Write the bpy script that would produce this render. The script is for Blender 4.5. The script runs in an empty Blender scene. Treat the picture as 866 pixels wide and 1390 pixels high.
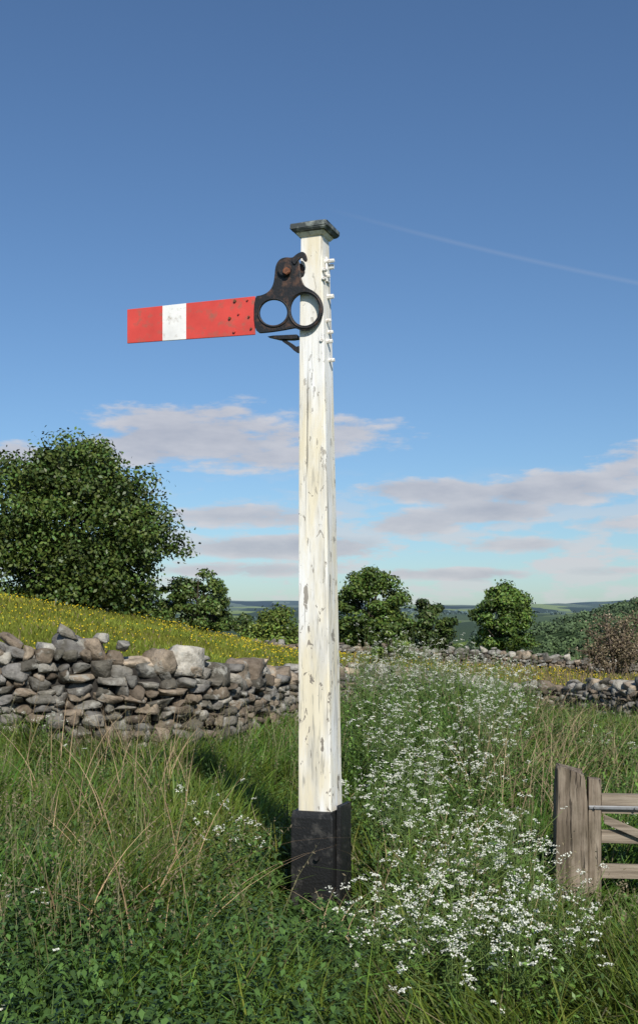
import bpy, bmesh, math
import numpy as np
from mathutils import Vector, Matrix
rng=np.random.default_rng(7)
S=bpy.context.scene
F=1500.0; CZ=1.82; HY=835.0; CX=433.0
SUN_EL=38.0; SUN_AZ=14.0   # sun behind the camera, degrees to the right

# ------------------------------------------------------------------ helpers
def link(o,parent=None):
    S.collection.objects.link(o)
    if parent is not None: o.parent=parent
    return o
def npmesh(name,V,Fc,mat,C=None,parent=None,smooth=False):
    V=np.asarray(V,dtype=np.float32); Fc=np.asarray(Fc,dtype=np.int32)
    me=bpy.data.meshes.new(name)
    n,k=Fc.shape
    me.vertices.add(len(V)); me.vertices.foreach_set('co',V.ravel())
    me.loops.add(n*k); me.loops.foreach_set('vertex_index',Fc.ravel())
    me.polygons.add(n); me.polygons.foreach_set('loop_start',np.arange(0,n*k,k,dtype=np.int32))
    if smooth: me.polygons.foreach_set('use_smooth',np.ones(n,dtype=bool))
    me.update(calc_edges=True)
    if C is not None:
        a=me.attributes.new('Col','FLOAT_COLOR','POINT')
        c4=np.ones((len(V),4),dtype=np.float32); c4[:,:3]=C
        a.data.foreach_set('color',c4.ravel())
    me.materials.append(mat)
    o=bpy.data.objects.new(name,me)
    return link(o,parent)
def empty(name,loc=(0,0,0),rot=(0,0,0)):
    e=bpy.data.objects.new(name,None); e.location=loc; e.rotation_euler=rot; e.empty_display_size=.2
    return link(e)
def unit(v): return v/np.maximum(np.linalg.norm(v,axis=-1,keepdims=True),1e-9)

class Parts:
    def __init__(s): s.V=[];s.F=[];s.C=[];s.n=0
    def add(s,V,Fc,C):
        s.V.append(V); s.F.append(Fc+s.n); s.C.append(C); s.n+=len(V)
    def build(s,name,mat,parent=None,smooth=False):
        return npmesh(name,np.concatenate(s.V),np.concatenate(s.F),mat,np.concatenate(s.C),parent,smooth)

def blades(base,h,w,az,lean,face,c0,c1,seg=3,droop=.35):
    N=len(base); ts=np.linspace(0,1,seg+1)
    d=np.stack([np.cos(az),np.sin(az),np.zeros(N)],1)
    sd=np.stack([np.cos(face),np.sin(face),np.zeros(N)],1)
    V=np.zeros((N,seg+1,2,3)); C=np.zeros((N,seg+1,2,3))
    for i,t in enumerate(ts):
        p=base+d*(lean*h*t**1.8)[:,None]
        p=p+np.array([0,0,1.])*(h*(t-droop*lean*t**2.6))[:,None]
        ww=w*(1-t**1.6)*.5+w*.03
        V[:,i,0]=p-sd*ww[:,None]; V[:,i,1]=p+sd*ww[:,None]
        C[:,i,:]=(c0*(1-t)+c1*t)[:,None,:]
    k=(seg+1)*2
    idx=np.array([[2*i,2*i+1,2*i+3,2*i+2] for i in range(seg)])
    Fc=(np.arange(N)[:,None,None]*k+idx[None]).reshape(-1,4)
    return V.reshape(-1,3),Fc,C.reshape(-1,3)
def leaves(c,L,W,nrm,col):
    N=len(c); r=rng.normal(size=(N,3)); a=unit(np.cross(nrm,r)); b=np.cross(nrm,a)
    L=np.broadcast_to(L,(N,))[:,None]; W=np.broadcast_to(W,(N,))[:,None]
    V=np.stack([c-a*L/2,c+b*W/2+nrm*W*.1,c+a*L/2,c-b*W/2+nrm*W*.1],1).reshape(-1,3)
    Fc=np.arange(N*4).reshape(N,4)
    return V,Fc,np.repeat(col,4,axis=0)
def tube(pts,rad,k=6,col=(.1,.08,.06)):
    pts=np.asarray(pts,float); n=len(pts); rad=np.broadcast_to(rad,(n,))
    tg=unit(np.gradient(pts,axis=0)); ref=np.array([.3,.9,.1]); 
    a=unit(np.cross(tg,ref)); b=np.cross(tg,a)
    th=np.linspace(0,2*np.pi,k,endpoint=False)
    V=(pts[:,None]+(a[:,None]*np.cos(th)[None,:,None]+b[:,None]*np.sin(th)[None,:,None])*rad[:,None,None]).reshape(-1,3)
    Fc=np.array([[i*k+j,i*k+(j+1)%k,(i+1)*k+(j+1)%k,(i+1)*k+j] for i in range(n-1) for j in range(k)])
    return V,Fc,np.tile(np.array(col,float),(len(V),1))
def fnoise(x,y,s,seed=0):
    r=np.random.default_rng(seed); o=0
    for i in range(6):
        a=r.uniform(0,2*np.pi); f=s*r.uniform(.6,1.9); p=r.uniform(0,6.28)
        o=o+np.sin((x*np.cos(a)+y*np.sin(a))*f+p+1.3*np.sin((x*np.sin(a)-y*np.cos(a))*f*.7+p*2))
    return o/6*1.6

# ------------------------------------------------------------------ terrain
PXK=np.array([-900,-400,0,200,400,600,866,1300,1900.])
DK=np.array([-20,0,7,13,25,45,58,90,300,700,1200,2800,5000,12000.])
TZ=np.array([
[0,0,0,0,0,0,0,0,0],
[.1,.1,.05,0,0,0,0,0,0],
[.2,.15,.08,.02,0,0,-.05,-.1,-.1],
[.7,.5,.3,.15,.05,.18,-.1,-.1,-.1],
[2.2,1.8,1.2,.75,.1,-.5,-.6,-.6,-.6],
[5,4,2.7,1.6,.2,-.45,-.7,-1,-1],
[5,4,2.6,1.4,0,-.6,-1.0,-1.3,-1.3],
[1,1,0,-2,-5,-6,-6,-6,-6],
[-30,-30,-30,-35,-38,-40,-28,-10,0],
[-20,-20,-20,-30,-38,-26,9,25,30],
[-20,-20,-20,-26,-34,-24,0,20,20],
[20,20,16,10,8,8,12,34,30],
[66,66,66,64,58,46,56,72,66],
[60,60,60,60,60,60,60,60,60.]])
LK=np.log(DK+25)
def ground(x,y):
    x=np.asarray(x,float); y=np.asarray(y,float)
    px=CX+F*x/np.maximum(y,7)
    ly=np.log(np.clip(y,-19,11990)+25)
    R=np.stack([np.interp(px,PXK,row) for row in TZ],0)
    i=np.clip(np.searchsorted(LK,ly)-1,0,len(LK)-2)
    t=(ly-LK[i])/(LK[i+1]-LK[i])
    a=np.take_along_axis(R,i[None],0)[0]; b=np.take_along_axis(R,(i+1)[None],0)[0]
    z=a*(1-t)+b*t
    z=z+.04*fnoise(x,y,1.1,3)*np.clip(1-y/80,0,1)+.12*fnoise(x,y,.25,4)*np.clip((y-14)/20,0,1)*np.clip(1-y/200,0,1)
    z=z+fnoise(x,y,.012,5)*np.clip((y-150)/600,0,1)*3+fnoise(x,y,.0025,6)*np.clip((y-1500)/2000,0,1)*16
    return z
def P(px,d): return (px-CX)/F*d
def ZP(py,d): return CZ-(py-HY)/F*d

# wall line: (px, distance, top py)
WA=[(-420,12.0,866),(0,12.5,877),(60,12.6,869),(110,12.7,872),(200,13,894),(245,13.2,891),(300,13.8,914),(345,15,906),(400,16.5,913),(470,19,910),(540,22,912),(640,25,924),(760,25,930),(866,22.5,928),(1200,19,930)]
WAx=np.array([w[0] for w in WA]); WAd=np.array([w[1] for w in WA])

# ------------------------------------------------------------------ materials
def newmat(name):
    m=bpy.data.materials.new(name); m.use_nodes=True; nt=m.node_tree; nt.nodes.clear()
    o=nt.nodes.new('ShaderNodeOutputMaterial'); return m,nt,o
def N(nt,t,**kw):
    n=nt.nodes.new(t)
    for k,v in kw.items(): setattr(n,k,v)
    return n
def setin(n,d):
    for k,v in d.items(): n.inputs[k].default_value=v
def leafmat(name,trans=.3,rough=.5,spec=.3):
    m,nt,o=newmat(name)
    a=N(nt,'ShaderNodeAttribute',attribute_name='Col')
    if spec>0:
        p=N(nt,'ShaderNodeBsdfPrincipled'); setin(p,{'Roughness':rough,'Specular IOR Level':spec})
        nt.links.new(a.outputs['Color'],p.inputs['Base Color'])
    else:
        p=N(nt,'ShaderNodeBsdfDiffuse'); nt.links.new(a.outputs['Color'],p.inputs['Color'])
    if trans<=0:
        nt.links.new(p.outputs[0],o.inputs[0]); return m
    t=N(nt,'ShaderNodeBsdfTranslucent'); mx=N(nt,'ShaderNodeMixShader'); mx.inputs[0].default_value=trans
    hs=N(nt,'ShaderNodeMixRGB',blend_type='MULTIPLY'); hs.inputs[0].default_value=1; hs.inputs[2].default_value=(1.25,1.35,.6,1)
    nt.links.new(a.outputs['Color'],hs.inputs[1]); nt.links.new(hs.outputs[0],t.inputs['Color'])
    nt.links.new(p.outputs[0],mx.inputs[1]); nt.links.new(t.outputs[0],mx.inputs[2]); nt.links.new(mx.outputs[0],o.inputs[0])
    return m
def noisecol(nt,vec,scale,detail,stops,dist=0):
    n=N(nt,'ShaderNodeTexNoise'); setin(n,{'Scale':scale,'Detail':detail,'Distortion':dist,'Roughness':.6}); nt.links.new(vec,n.inputs['Vector'])
    r=N(nt,'ShaderNodeValToRGB'); e=r.color_ramp.elements
    while len(e)<len(stops): e.new(.5)
    for i,(p,c) in enumerate(stops): e[i].position=p; e[i].color=(*c,1) if len(c)==3 else c
    nt.links.new(n.outputs[0],r.inputs[0]); return n,r
def mapping(nt,scale=(1,1,1),out='Object'):
    tc=N(nt,'ShaderNodeTexCoord'); mp=N(nt,'ShaderNodeMapping'); mp.inputs['Scale'].default_value=scale
    nt.links.new(tc.outputs[out],mp.inputs[0]); return mp.outputs[0]
def mix(nt,bt,fac,a,b):
    m=N(nt,'ShaderNodeMixRGB',blend_type=bt)
    for i,v in enumerate((fac,a,b)):
        if hasattr(v,'is_linked') : nt.links.new(v,m.inputs[i])
        elif i==0: m.inputs[0].default_value=v
        else: m.inputs[i].default_value=(*v,1)
    return m.outputs[0]
def bump(nt,p,h,st=.3,dist=.01):
    b=N(nt,'ShaderNodeBump'); setin(b,{'Strength':st,'Distance':dist}); nt.links.new(h,b.inputs['Height']); nt.links.new(b.outputs[0],p.inputs['Normal'])

M_grass=leafmat('grass_blades',.22,.5,.3)
M_mead=leafmat('meadow_blades',0,.5,0)
M_nettle=leafmat('nettle_leaves',0,.45,.35)
M_leaf=leafmat('tree_leaves',0,.45,.3)
M_far=leafmat('far_leaves',0,.9,.0)
M_dry=leafmat('dry_stems',0,.8,0)
M_petal=leafmat('petals',0,.7,0)
def stone():
    m,nt,o=newmat('limestone'); p=N(nt,'ShaderNodeBsdfPrincipled'); setin(p,{'Roughness':.9,'Specular IOR Level':.2})
    a=N(nt,'ShaderNodeAttribute',attribute_name='Col'); v=mapping(nt)
    n1,r1=noisecol(nt,v,9,6,[(.3,(.5,.48,.45)),(.55,(1,1,1)),(.75,(1.3,1.27,1.2))])
    c=mix(nt,'MULTIPLY',1,a.outputs['Color'],r1.outputs[0])
    n2,r2=noisecol(nt,v,5.5,5,[(.56,(0,0,0)),(.65,(.8,.8,.8))])
    c=mix(nt,'MIX',r2.outputs[0],c,(.34,.33,.29))
    n4,r4=noisecol(nt,v,3.3,6,[(.54,(0,0,0)),(.66,(.75,.75,.75))])
    c=mix(nt,'MIX',r4.outputs[0],c,(.08,.072,.052))
    nt.links.new(c,p.inputs['Base Color']); n3,_=noisecol(nt,v,22,7,[(0,(0,0,0)),(1,(1,1,1))]); bump(nt,p,n3.outputs[0],.9,.035)
    nt.links.new(p.outputs[0],o.inputs[0]); return m
M_stone=stone()
def terr():
    m,nt,o=newmat('terrain'); p=N(nt,'ShaderNodeBsdfDiffuse')
    a=N(nt,'ShaderNodeAttribute',attribute_name='Col'); v=mapping(nt)
    n1,r1=noisecol(nt,v,1.3,6,[(.3,(.6,.62,.55)),(.7,(1.35,1.3,1.2))])
    c=mix(nt,'MULTIPLY',1,a.outputs['Color'],r1.outputs[0])
    vo=N(nt,'ShaderNodeTexVoronoi'); mp=mapping(nt,(1/110.,1/330.,0.)); vo.inputs['Scale'].default_value=1; nt.links.new(mp,vo.inputs['Vector'])
    r=N(nt,'ShaderNodeValToRGB'); r.color_ramp.interpolation='CONSTANT'
    e=r.color_ramp.elements; e.new(.3);e.new(.55);e.new(.8)
    for i,(q,cc) in enumerate([(0,(.5,.55,.7)),(.3,(1,1,1)),(.55,(.7,.75,.85)),(.8,(1.55,1.5,1))]): e[i].position=q;e[i].color=(*cc,1)
    sx=N(nt,'ShaderNodeSeparateColor'); nt.links.new(vo.outputs['Color'],sx.inputs[0]); nt.links.new(sx.outputs[0],r.inputs[0])
    sp=N(nt,'ShaderNodeSeparateXYZ'); tc=N(nt,'ShaderNodeTexCoord'); nt.links.new(tc.outputs['Object'],sp.inputs[0])
    mr=N(nt,'ShaderNodeMapRange'); setin(mr,{'From Min':120,'From Max':250}); nt.links.new(sp.outputs[1],mr.inputs[0])
    c2=mix(nt,'MULTIPLY',mr.outputs[0],c,r.outputs[0])
    nt.links.new(c2,p.inputs['Color']); nt.links.new(p.outputs[0],o.inputs[0]); return m
M_terr=terr()
def whitepaint():
    m,nt,o=newmat('weathered_white_paint'); p=N(nt,'ShaderNodeBsdfPrincipled'); setin(p,{'Roughness':.5,'Specular IOR Level':.4})
    v=mapping(nt,(1,1,.06))
    n1,r1=noisecol(nt,v,12,6,[(.35,(.77,.755,.71)),(.6,(.86,.86,.845))])
    tc=N(nt,'ShaderNodeTexCoord'); sp=N(nt,'ShaderNodeSeparateXYZ'); nt.links.new(tc.outputs['Object'],sp.inputs[0])
    gz=N(nt,'ShaderNodeMapRange'); setin(gz,{'From Min':1.4,'From Max':3.8,'To Min':1.,'To Max':.4}); nt.links.new(sp.outputs[2],gz.inputs[0])
    n5,r5=noisecol(nt,mapping(nt,(1.5,1.5,.3)),3.4,5,[(.42,(.86,.74,.48)),(.58,(1,1,1))])
    c=mix(nt,'MULTIPLY',.7,r1.outputs[0],r5.outputs[0])
    def gm(col): return mix(nt,'MULTIPLY',1,col,gz.outputs[0])
    n7,r7=noisecol(nt,mapping(nt,(1,1,.16)),13,9,[(.48,(0,0,0)),(.64,(.65,.65,.65))])
    c=mix(nt,'MIX',gm(r7.outputs[0]),c,(.47,.45,.40))
    n2,r2=noisecol(nt,v,60,8,[(.575,(0,0,0)),(.65,(.75,.75,.75))],.3)
    c=mix(nt,'MIX',gm(r2.outputs[0]),c,(.32,.30,.25))
    n3,r3=noisecol(nt,mapping(nt,(1,1,.45)),24,10,[(.612,(0,0,0)),(.630,(1,1,1))],.8)
    c=mix(nt,'MIX',gm(r3.outputs[0]),c,(.25,.22,.18))
    v6=mapping(nt,(1,1,.012)); n6,r6=noisecol(nt,v6,40,3,[(.315,(1,1,1)),(.345,(0,0,0))])
    c=mix(nt,'MIX',r6.outputs[0],c,(.08,.07,.06))
    nt.links.new(c,p.inputs['Base Color']); 
    ad=N(nt,'ShaderNodeMath',operation='SUBTRACT'); nt.links.new(n1.outputs[0],ad.inputs[0]); nt.links.new(r3.outputs[0],ad.inputs[1])
    ad2=N(nt,'ShaderNodeMath',operation='SUBTRACT'); nt.links.new(ad.outputs[0],ad2.inputs[0]); nt.links.new(r6.outputs[0],ad2.inputs[1])
    bump(nt,p,ad2.outputs[0],.5,.005); nt.links.new(p.outputs[0],o.inputs[0]); return m
M_white=whitepaint()
def painted(name,col,dirt,rough=.5,sc=12,lo=.5,hi=.68,metal=0,b=.3):
    m,nt,o=newmat(name); p=N(nt,'ShaderNodeBsdfPrincipled'); setin(p,{'Roughness':rough,'Metallic':metal})
    v=mapping(nt); n1,r1=noisecol(nt,v,sc,8,[(lo,(0,0,0)),(hi,(1,1,1))])
    n0,r0=noisecol(nt,v,4,5,[(.3,(.8,.8,.8)),(.7,(1.15,1.15,1.15))])
    c=mix(nt,'MULTIPLY',1,col,r0.outputs[0]); c=mix(nt,'MIX',r1.outputs[0],c,dirt)
    nt.links.new(c,p.inputs['Base Color']); n2,_=noisecol(nt,v,sc*5,6,[(0,(0,0,0)),(1,(1,1,1))]); bump(nt,p,n2.outputs[0],b,.004)
    nt.links.new(p.outputs[0],o.inputs[0]); return m
M_red=painted('red_enamel',(.60,.065,.048),(.38,.11,.075),.4,18,.52,.70,0,.08)
M_wband=painted('white_enamel',(.80,.79,.76),(.50,.46,.40),.45,22,.56,.70,0,.1)
M_wbolt=painted('white_painted_iron',(.78,.77,.73),(.35,.25,.18),.5,30,.55,.68)
M_iron=painted('black_cast_iron',(.012,.012,.013),(.085,.045,.028),.55,16,.52,.66,0,.5)
M_black=painted('black_tar_paint',(.009,.009,.009),(.05,.047,.042),.55,13,.55,.68,0,.9)
M_rust=painted('rusty_bolt',(.20,.075,.035),(.07,.035,.02),.8,30)
M_lead=painted('lead_cap',(.06,.07,.07),(.30,.33,.30),.7,14,.45,.6)
M_galv=painted('galvanised_steel',(.24,.245,.25),(.15,.14,.13),.6,14,.45,.7,.2)
def wood():
    m,nt,o=newmat('weathered_timber'); p=N(nt,'ShaderNodeBsdfPrincipled'); setin(p,{'Roughness':.9,'Specular IOR Level':.2})
    v=mapping(nt,(1,1,.06))
    n1,r1=noisecol(nt,v,26,8,[(.3,(.08,.06,.045)),(.5,(.20,.16,.12)),(.72,(.34,.285,.22))])
    n2,r2=noisecol(nt,v,60,4,[(.36,(.10,.10,.10)),(.44,(1,1,1))])
    n3,r3=noisecol(nt,mapping(nt,(1,1,.5)),7,5,[(.4,(.65,.65,.62)),(.6,(1.1,1.1,1.1))])
    c=mix(nt,'MULTIPLY',.9,r1.outputs[0],r2.outputs[0]); c=mix(nt,'MULTIPLY',1,c,r3.outputs[0]); nt.links.new(c,p.inputs['Base Color'])
    bump(nt,p,n1.outputs[0],.9,.014); nt.links.new(p.outputs[0],o.inputs[0]); return m
M_wood=wood()
def railwood():
    m,nt,o=newmat('weathered_rail_timber'); p=N(nt,'ShaderNodeBsdfPrincipled'); setin(p,{'Roughness':.9,'Specular IOR Level':.2})
    n1,r1=noisecol(nt,mapping(nt,(.06,1,1)),34,8,[(.3,(.12,.095,.07)),(.5,(.25,.205,.155)),(.72,(.38,.325,.255))])
    nt.links.new(r1.outputs[0],p.inputs['Base Color']); bump(nt,p,n1.outputs[0],.8,.01); nt.links.new(p.outputs[0],o.inputs[0]); return m
M_rail=railwood()
def bark():
    m,nt,o=newmat('bark'); p=N(nt,'ShaderNodeBsdfDiffuse'); a=N(nt,'ShaderNodeAttribute',attribute_name='Col')
    n,r=noisecol(nt,mapping(nt,(1,1,.3)),12,4,[(.3,(.6,.6,.6)),(.7,(1.3,1.3,1.3))]); c=mix(nt,'MULTIPLY',1,a.outputs['Color'],r.outputs[0])
    nt.links.new(c,p.inputs['Color']); nt.links.new(p.outputs[0],o.inputs[0]); return m
M_bark=bark()

# ------------------------------------------------------------------ ground sheet
ys=np.concatenate([np.linspace(-18,3,30,endpoint=False),np.linspace(3,60,190,endpoint=False),np.geomspace(60,11500,150)])
us=np.linspace(-1.5,1.5,300)
Y,U=np.meshgrid(ys,us,indexing='ij'); X=U*(np.abs(Y)+18)
Z=ground(X,Y)
V=np.stack([X,Y,Z],-1).reshape(-1,3); nr,nc=X.shape
i,j=np.meshgrid(np.arange(nr-1),np.arange(nc-1),indexing='ij'); b=(i*nc+j).ravel()
Fc=np.stack([b,b+1,b+nc+1,b+nc],1)
yy=V[:,1]; pxg=CX+F*V[:,0]/np.maximum(yy,7)
wd=np.interp(pxg,WAx,WAd)
near=np.array([.04,.068,.016]); mead=np.array([.135,.155,.028]); val=np.array([.10,.145,.045]); far_haze=np.array([.12,.165,.115]); vfar_haze=np.array([.15,.205,.235])
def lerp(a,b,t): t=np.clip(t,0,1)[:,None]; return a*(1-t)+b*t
C=np.tile(near,(len(V),1)); C=lerp(C,mead,(yy-wd)/.5); C=lerp(C,val,(yy-60)/60); C=lerp(C,far_haze,(yy-400)/1300); C=lerp(C,vfar_haze,(yy-2000)/2500)  # far ground turns bluer with distance: aerial haze baked into the colour
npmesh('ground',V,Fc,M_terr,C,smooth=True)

# ------------------------------------------------------------------ dry stone walls
bm=bmesh.new(); bmesh.ops.create_cube(bm,size=2); bmesh.ops.subdivide_edges(bm,edges=bm.edges[:],cuts=3,use_grid_fill=True)
bm.verts.ensure_lookup_table(); TV=np.array([v.co[:] for v in bm.verts]); TF=np.array([[v.index for v in f.verts] for f in bm.faces]); bm.free()
TV=TV/(np.sum(np.abs(TV)**14,axis=1,keepdims=True)**(1/14.))
def stones(cen,scl,ang,col,parts,tiltamt=.12):
    n=len(cen); V=np.tile(TV[None],(n,1,1))
    kx=rng.normal(size=(n,1))*.18; kz=rng.normal(size=(n,1))*.22
    V[:,:,2]*=1+kz*V[:,:,0]; V[:,:,0]*=1+kx*V[:,:,2]
    for k in range(9):
        d=unit(rng.normal(size=(n,1,3))); off=rng.uniform(.62,1.1,(n,1,1))
        s=np.sum(V*d,axis=2,keepdims=True); V=V-np.maximum(0,s-off)*d
    V=V+rng.normal(size=V.shape)*.02
    V=V*scl[:,None,:]
    t=rng.normal(size=n)*tiltamt; c,s=np.cos(t),np.sin(t)
    x,z=V[:,:,0].copy(),V[:,:,2].copy(); V[:,:,0]=x*c[:,None]-z*s[:,None]; V[:,:,2]=x*s[:,None]+z*c[:,None]
    c,s=np.cos(ang),np.sin(ang); x,y=V[:,:,0].copy(),V[:,:,1].copy()
    V[:,:,0]=x*c[:,None]-y*s[:,None]; V[:,:,1]=x*s[:,None]+y*c[:,None]
    V=V+cen[:,None]
    Fc=(np.arange(n)[:,None,None]*len(TV)+TF[None]).reshape(-1,4)
    parts.add(V.reshape(-1,3),Fc,np.repeat(col,len(TV),axis=0))
def stonecols(n,br=1):
    pal=np.array([[.24,.23,.205],[.165,.155,.135],[.30,.28,.24],[.22,.175,.13],[.12,.11,.09],[.27,.22,.165],[.19,.18,.165],[.15,.12,.09]])
    return pal[rng.integers(0,len(pal),n)]*rng.uniform(.6,1.25,(n,1))*br
def wall(name,pts,thick=.5,cs=1.0):
    pts=np.array(pts); seg=np.linalg.norm(np.diff(pts[:,:2],axis=0),axis=1); s=np.concatenate([[0],np.cumsum(seg)]); L=s[-1]
    def at(q): return np.stack([np.interp(q,s,pts[:,k]) for k in range(3)],-1)
    def tang(q):
        a=at(np.asarray(q)+.15);b=at(np.asarray(q)-.15); return np.arctan2(a[...,1]-b[...,1],a[...,0]-b[...,0])
    parts=Parts(); cen=[];scl=[];ang=[]
    for side in (-1,1):
        z=0.0
        while z<1.6:
            h=rng.uniform(.08,.15)*cs; q=rng.uniform(-.1,.1)
            while q<L:
                l=rng.choice([rng.uniform(.08,.16),rng.uniform(.14,.24),rng.uniform(.22,.36)])*cs
                qq=q+l/2; p=at(qq); g=float(ground(p[0],p[1])); top=p[2]-.12*cs
                if g+z+h*.6<top+rng.uniform(-.05,.07):
                    a=float(tang(qq)); frac=z/1.2; off=side*(thick*.5-.1-.08*frac+rng.uniform(-.03,.045))
                    hh=h*rng.uniform(.42,.75)*(1.25 if rng.random()<.15 else 1)
                    cen.append((p[0]-math.sin(a)*off,p[1]+math.cos(a)*off,g+z+h/2+rng.uniform(-.035,.035)))
                    scl.append((l*.52,rng.uniform(.12,.16),hh)); ang.append(a+rng.normal()*.14)
                q+=l
            z+=h*.95
    n=len(cen); stones(np.array(cen),np.array(scl),np.array(ang),stonecols(n),parts,.13)
    cen=[];scl=[];ang=[]; q=0
    while q<L:
        l=rng.uniform(.16,.48)*cs; hh=rng.uniform(.10,.30)*cs; p=at(q+l/2); a=float(tang(q+l/2))
        cen.append((p[0],p[1],p[2]-.15*cs+hh*.4)); scl.append((l*.56,thick*rng.uniform(.34,.5),hh*.62)); ang.append(a+rng.normal()*.2); q+=l*.93
        if rng.random()<.3: 
            o=rng.uniform(-.12,.12); cen.append((p[0]+o,p[1]-.05,p[2]+hh*.38)); scl.append((l*.35,.13,.06)); ang.append(a)
    n=len(cen); stones(np.array(cen),np.array(scl),np.array(ang),stonecols(n,1.35),parts,.3)
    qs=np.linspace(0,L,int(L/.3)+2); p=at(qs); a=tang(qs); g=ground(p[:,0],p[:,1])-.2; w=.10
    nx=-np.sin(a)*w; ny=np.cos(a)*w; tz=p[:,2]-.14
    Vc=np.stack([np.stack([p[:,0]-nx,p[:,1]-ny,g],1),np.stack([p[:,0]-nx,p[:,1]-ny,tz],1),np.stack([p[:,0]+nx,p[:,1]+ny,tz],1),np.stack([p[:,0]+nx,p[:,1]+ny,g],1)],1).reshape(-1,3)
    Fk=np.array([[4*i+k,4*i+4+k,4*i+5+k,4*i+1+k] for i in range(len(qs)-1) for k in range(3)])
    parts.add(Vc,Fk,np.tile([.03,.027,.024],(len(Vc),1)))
    return parts.build(name,M_stone)
wall('dry_stone_wall',[(P(a,d),d,ZP(t,d)) for a,d,t in WA])
wall('dry_stone_wall',[(P(a,d),d,ZP(t,d)) for a,d,t in [(325,58,870),(400,56,876),(470,53,877),(560,52,881),(640,51,880),(740,50,891),(850,49,900),(1100,47,905)]],.6,1.3)

# ------------------------------------------------------------------ trees
def tree(name,px,d,toppy,wpx,basepy=None,col=(.035,.062,.014),ncl=90,nl=300,leaf=.16,low=.12,sparse=0,shape=1.0,seed=1,barkc=(.07,.06,.045),rs=1.0,skirt=0):
    r=np.random.default_rng(seed)
    x,y=P(px,d),d; g=float(ground(x,y)) if basepy is None else ZP(basepy,d)
    H=ZP(toppy,d)-g; W=wpx/F*d
    e=empty(name,(x,y,g))
    tp=Parts(); h0=H*.5
    tp.add(*tube([(0,0,-.6),(.03*H,0,H*.15),(0,.02*H,h0),(0.02*H,0,H*.85)],[H*.045,H*.032,H*.02,H*.006],8,barkc))
    cc=[]
    for k in range(ncl):
        v=r.normal(size=3); v/=np.linalg.norm(v); rad=r.uniform(.35,1)**.5
        if r.random()<.10: rad*=1.10
        p=v*rad; zc=p[2]*.5+.5
        wid=1.0-.30*max(0,p[2])**1.5*shape
        if p[2]<0: wid/=max(.55,math.sqrt(max(0,1-.8*p[2]**2)))
        lob=1+.12*math.sin(3*math.atan2(v[1],v[0])+seed)+.10*math.sin(5*v[2]+seed*2+2*v[0])
        cc.append(np.array([p[0]*W*.5*wid*lob*.88,p[1]*W*.45*wid*lob,H*(low+(1-low)*zc)*min(1.0,.94+.06*lob)]))
    for k in range(skirt):
        a=r.uniform(0,6.28); q=r.uniform(.3,.9); cc.append(np.array([math.cos(a)*W*.5*q,math.sin(a)*W*.45*q,H*r.uniform(.02,.22)]))
    cc=np.array(cc); 
    for q in cc[::max(1,ncl//26)]:
        st=np.array([0,0,H*r.uniform(.12,.5)]); mid=(st+q)/2+r.normal(size=3)*H*.03-np.array([0,0,H*.02])
        tp.add(*tube([st,mid,q],[H*.014,H*.008,H*.002],5,barkc))
    tp.build('trunk_and_limbs',M_bark,e,True)
    R=W*.5*r.uniform(.10,.25,len(cc))*(1 if ncl>60 else 1.25)*rs
    n=len(cc)*nl; ci=np.repeat(np.arange(len(cc)),nl)
    v=unit(r.normal(size=(n,3))); rr=r.uniform(.15,1,n)**.6*(1+.35*(r.random(n)<.12))
    c=cc[ci]+v*(R[ci]*rr)[:,None]*np.array([1.15,1.15,.75])
    c[:,2]=np.maximum(c[:,2],.05)
    nrm=unit(v*.8+r.normal(size=(n,3))*.6+np.array([0,0,.3]))
    cl=np.array(col)*r.uniform(.6,1.5,(len(cc),1))[ci]*r.uniform(.6,1.5,(n,1))
    cl[:,0]*=r.uniform(.8,1.3,n)
    keep=r.random(n)>sparse; c,nrm,cl=c[keep],nrm[keep],cl[keep]
    lv=Parts(); lv.add(*leaves(c,leaf*r.uniform(.7,1.3,len(c)),leaf*.65,nrm,cl)); lv.build('foliage',M_leaf,e)
    return e
tree('hawthorn_tree',98,47,588,274,basepy=850,col=(.055,.088,.018),ncl=330,nl=190,leaf=.19,low=-.06,seed=3,rs=1.08,shape=.7,skirt=50)
tree('hawthorn_tree',268,49,772,112,col=(.06,.095,.022),ncl=65,nl=220,leaf=.15,low=-.08,seed=5,sparse=.1,skirt=12)
tree('hawthorn_tree',500,58,770,112,col=(.062,.102,.02),ncl=120,nl=200,leaf=.18,low=-.1,seed=8,rs=1.15,skirt=20)
tree('hawthorn_tree',582,60,815,88,col=(.045,.072,.018),ncl=70,nl=200,leaf=.18,low=-.15,seed=11,rs=1.2,skirt=12)
tree('ash_tree',681,75,795,90,basepy=890,col=(.07,.12,.023),ncl=110,nl=180,leaf=.21,low=.03,seed=14,rs=1.15)
tree('hawthorn_bush',378,66,826,90,basepy=890,col=(.11,.16,.03),ncl=60,nl=200,leaf=.19,low=-.15,seed=17,rs=1.2)
tree('hawthorn_bush',333,70,832,60,basepy=890,col=(.07,.11,.03),ncl=30,nl=220,leaf=.2,low=-.15,seed=18)
tree('hawthorn_bush',432,72,838,60,basepy=895,col=(.07,.11,.03),ncl=30,nl=200,leaf=.2,low=-.1,seed=19)
tree('elder_bush',530,45,848,56,basepy=908,col=(.085,.13,.028),ncl=28,nl=200,leaf=.13,low=-.05,seed=20)
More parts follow.
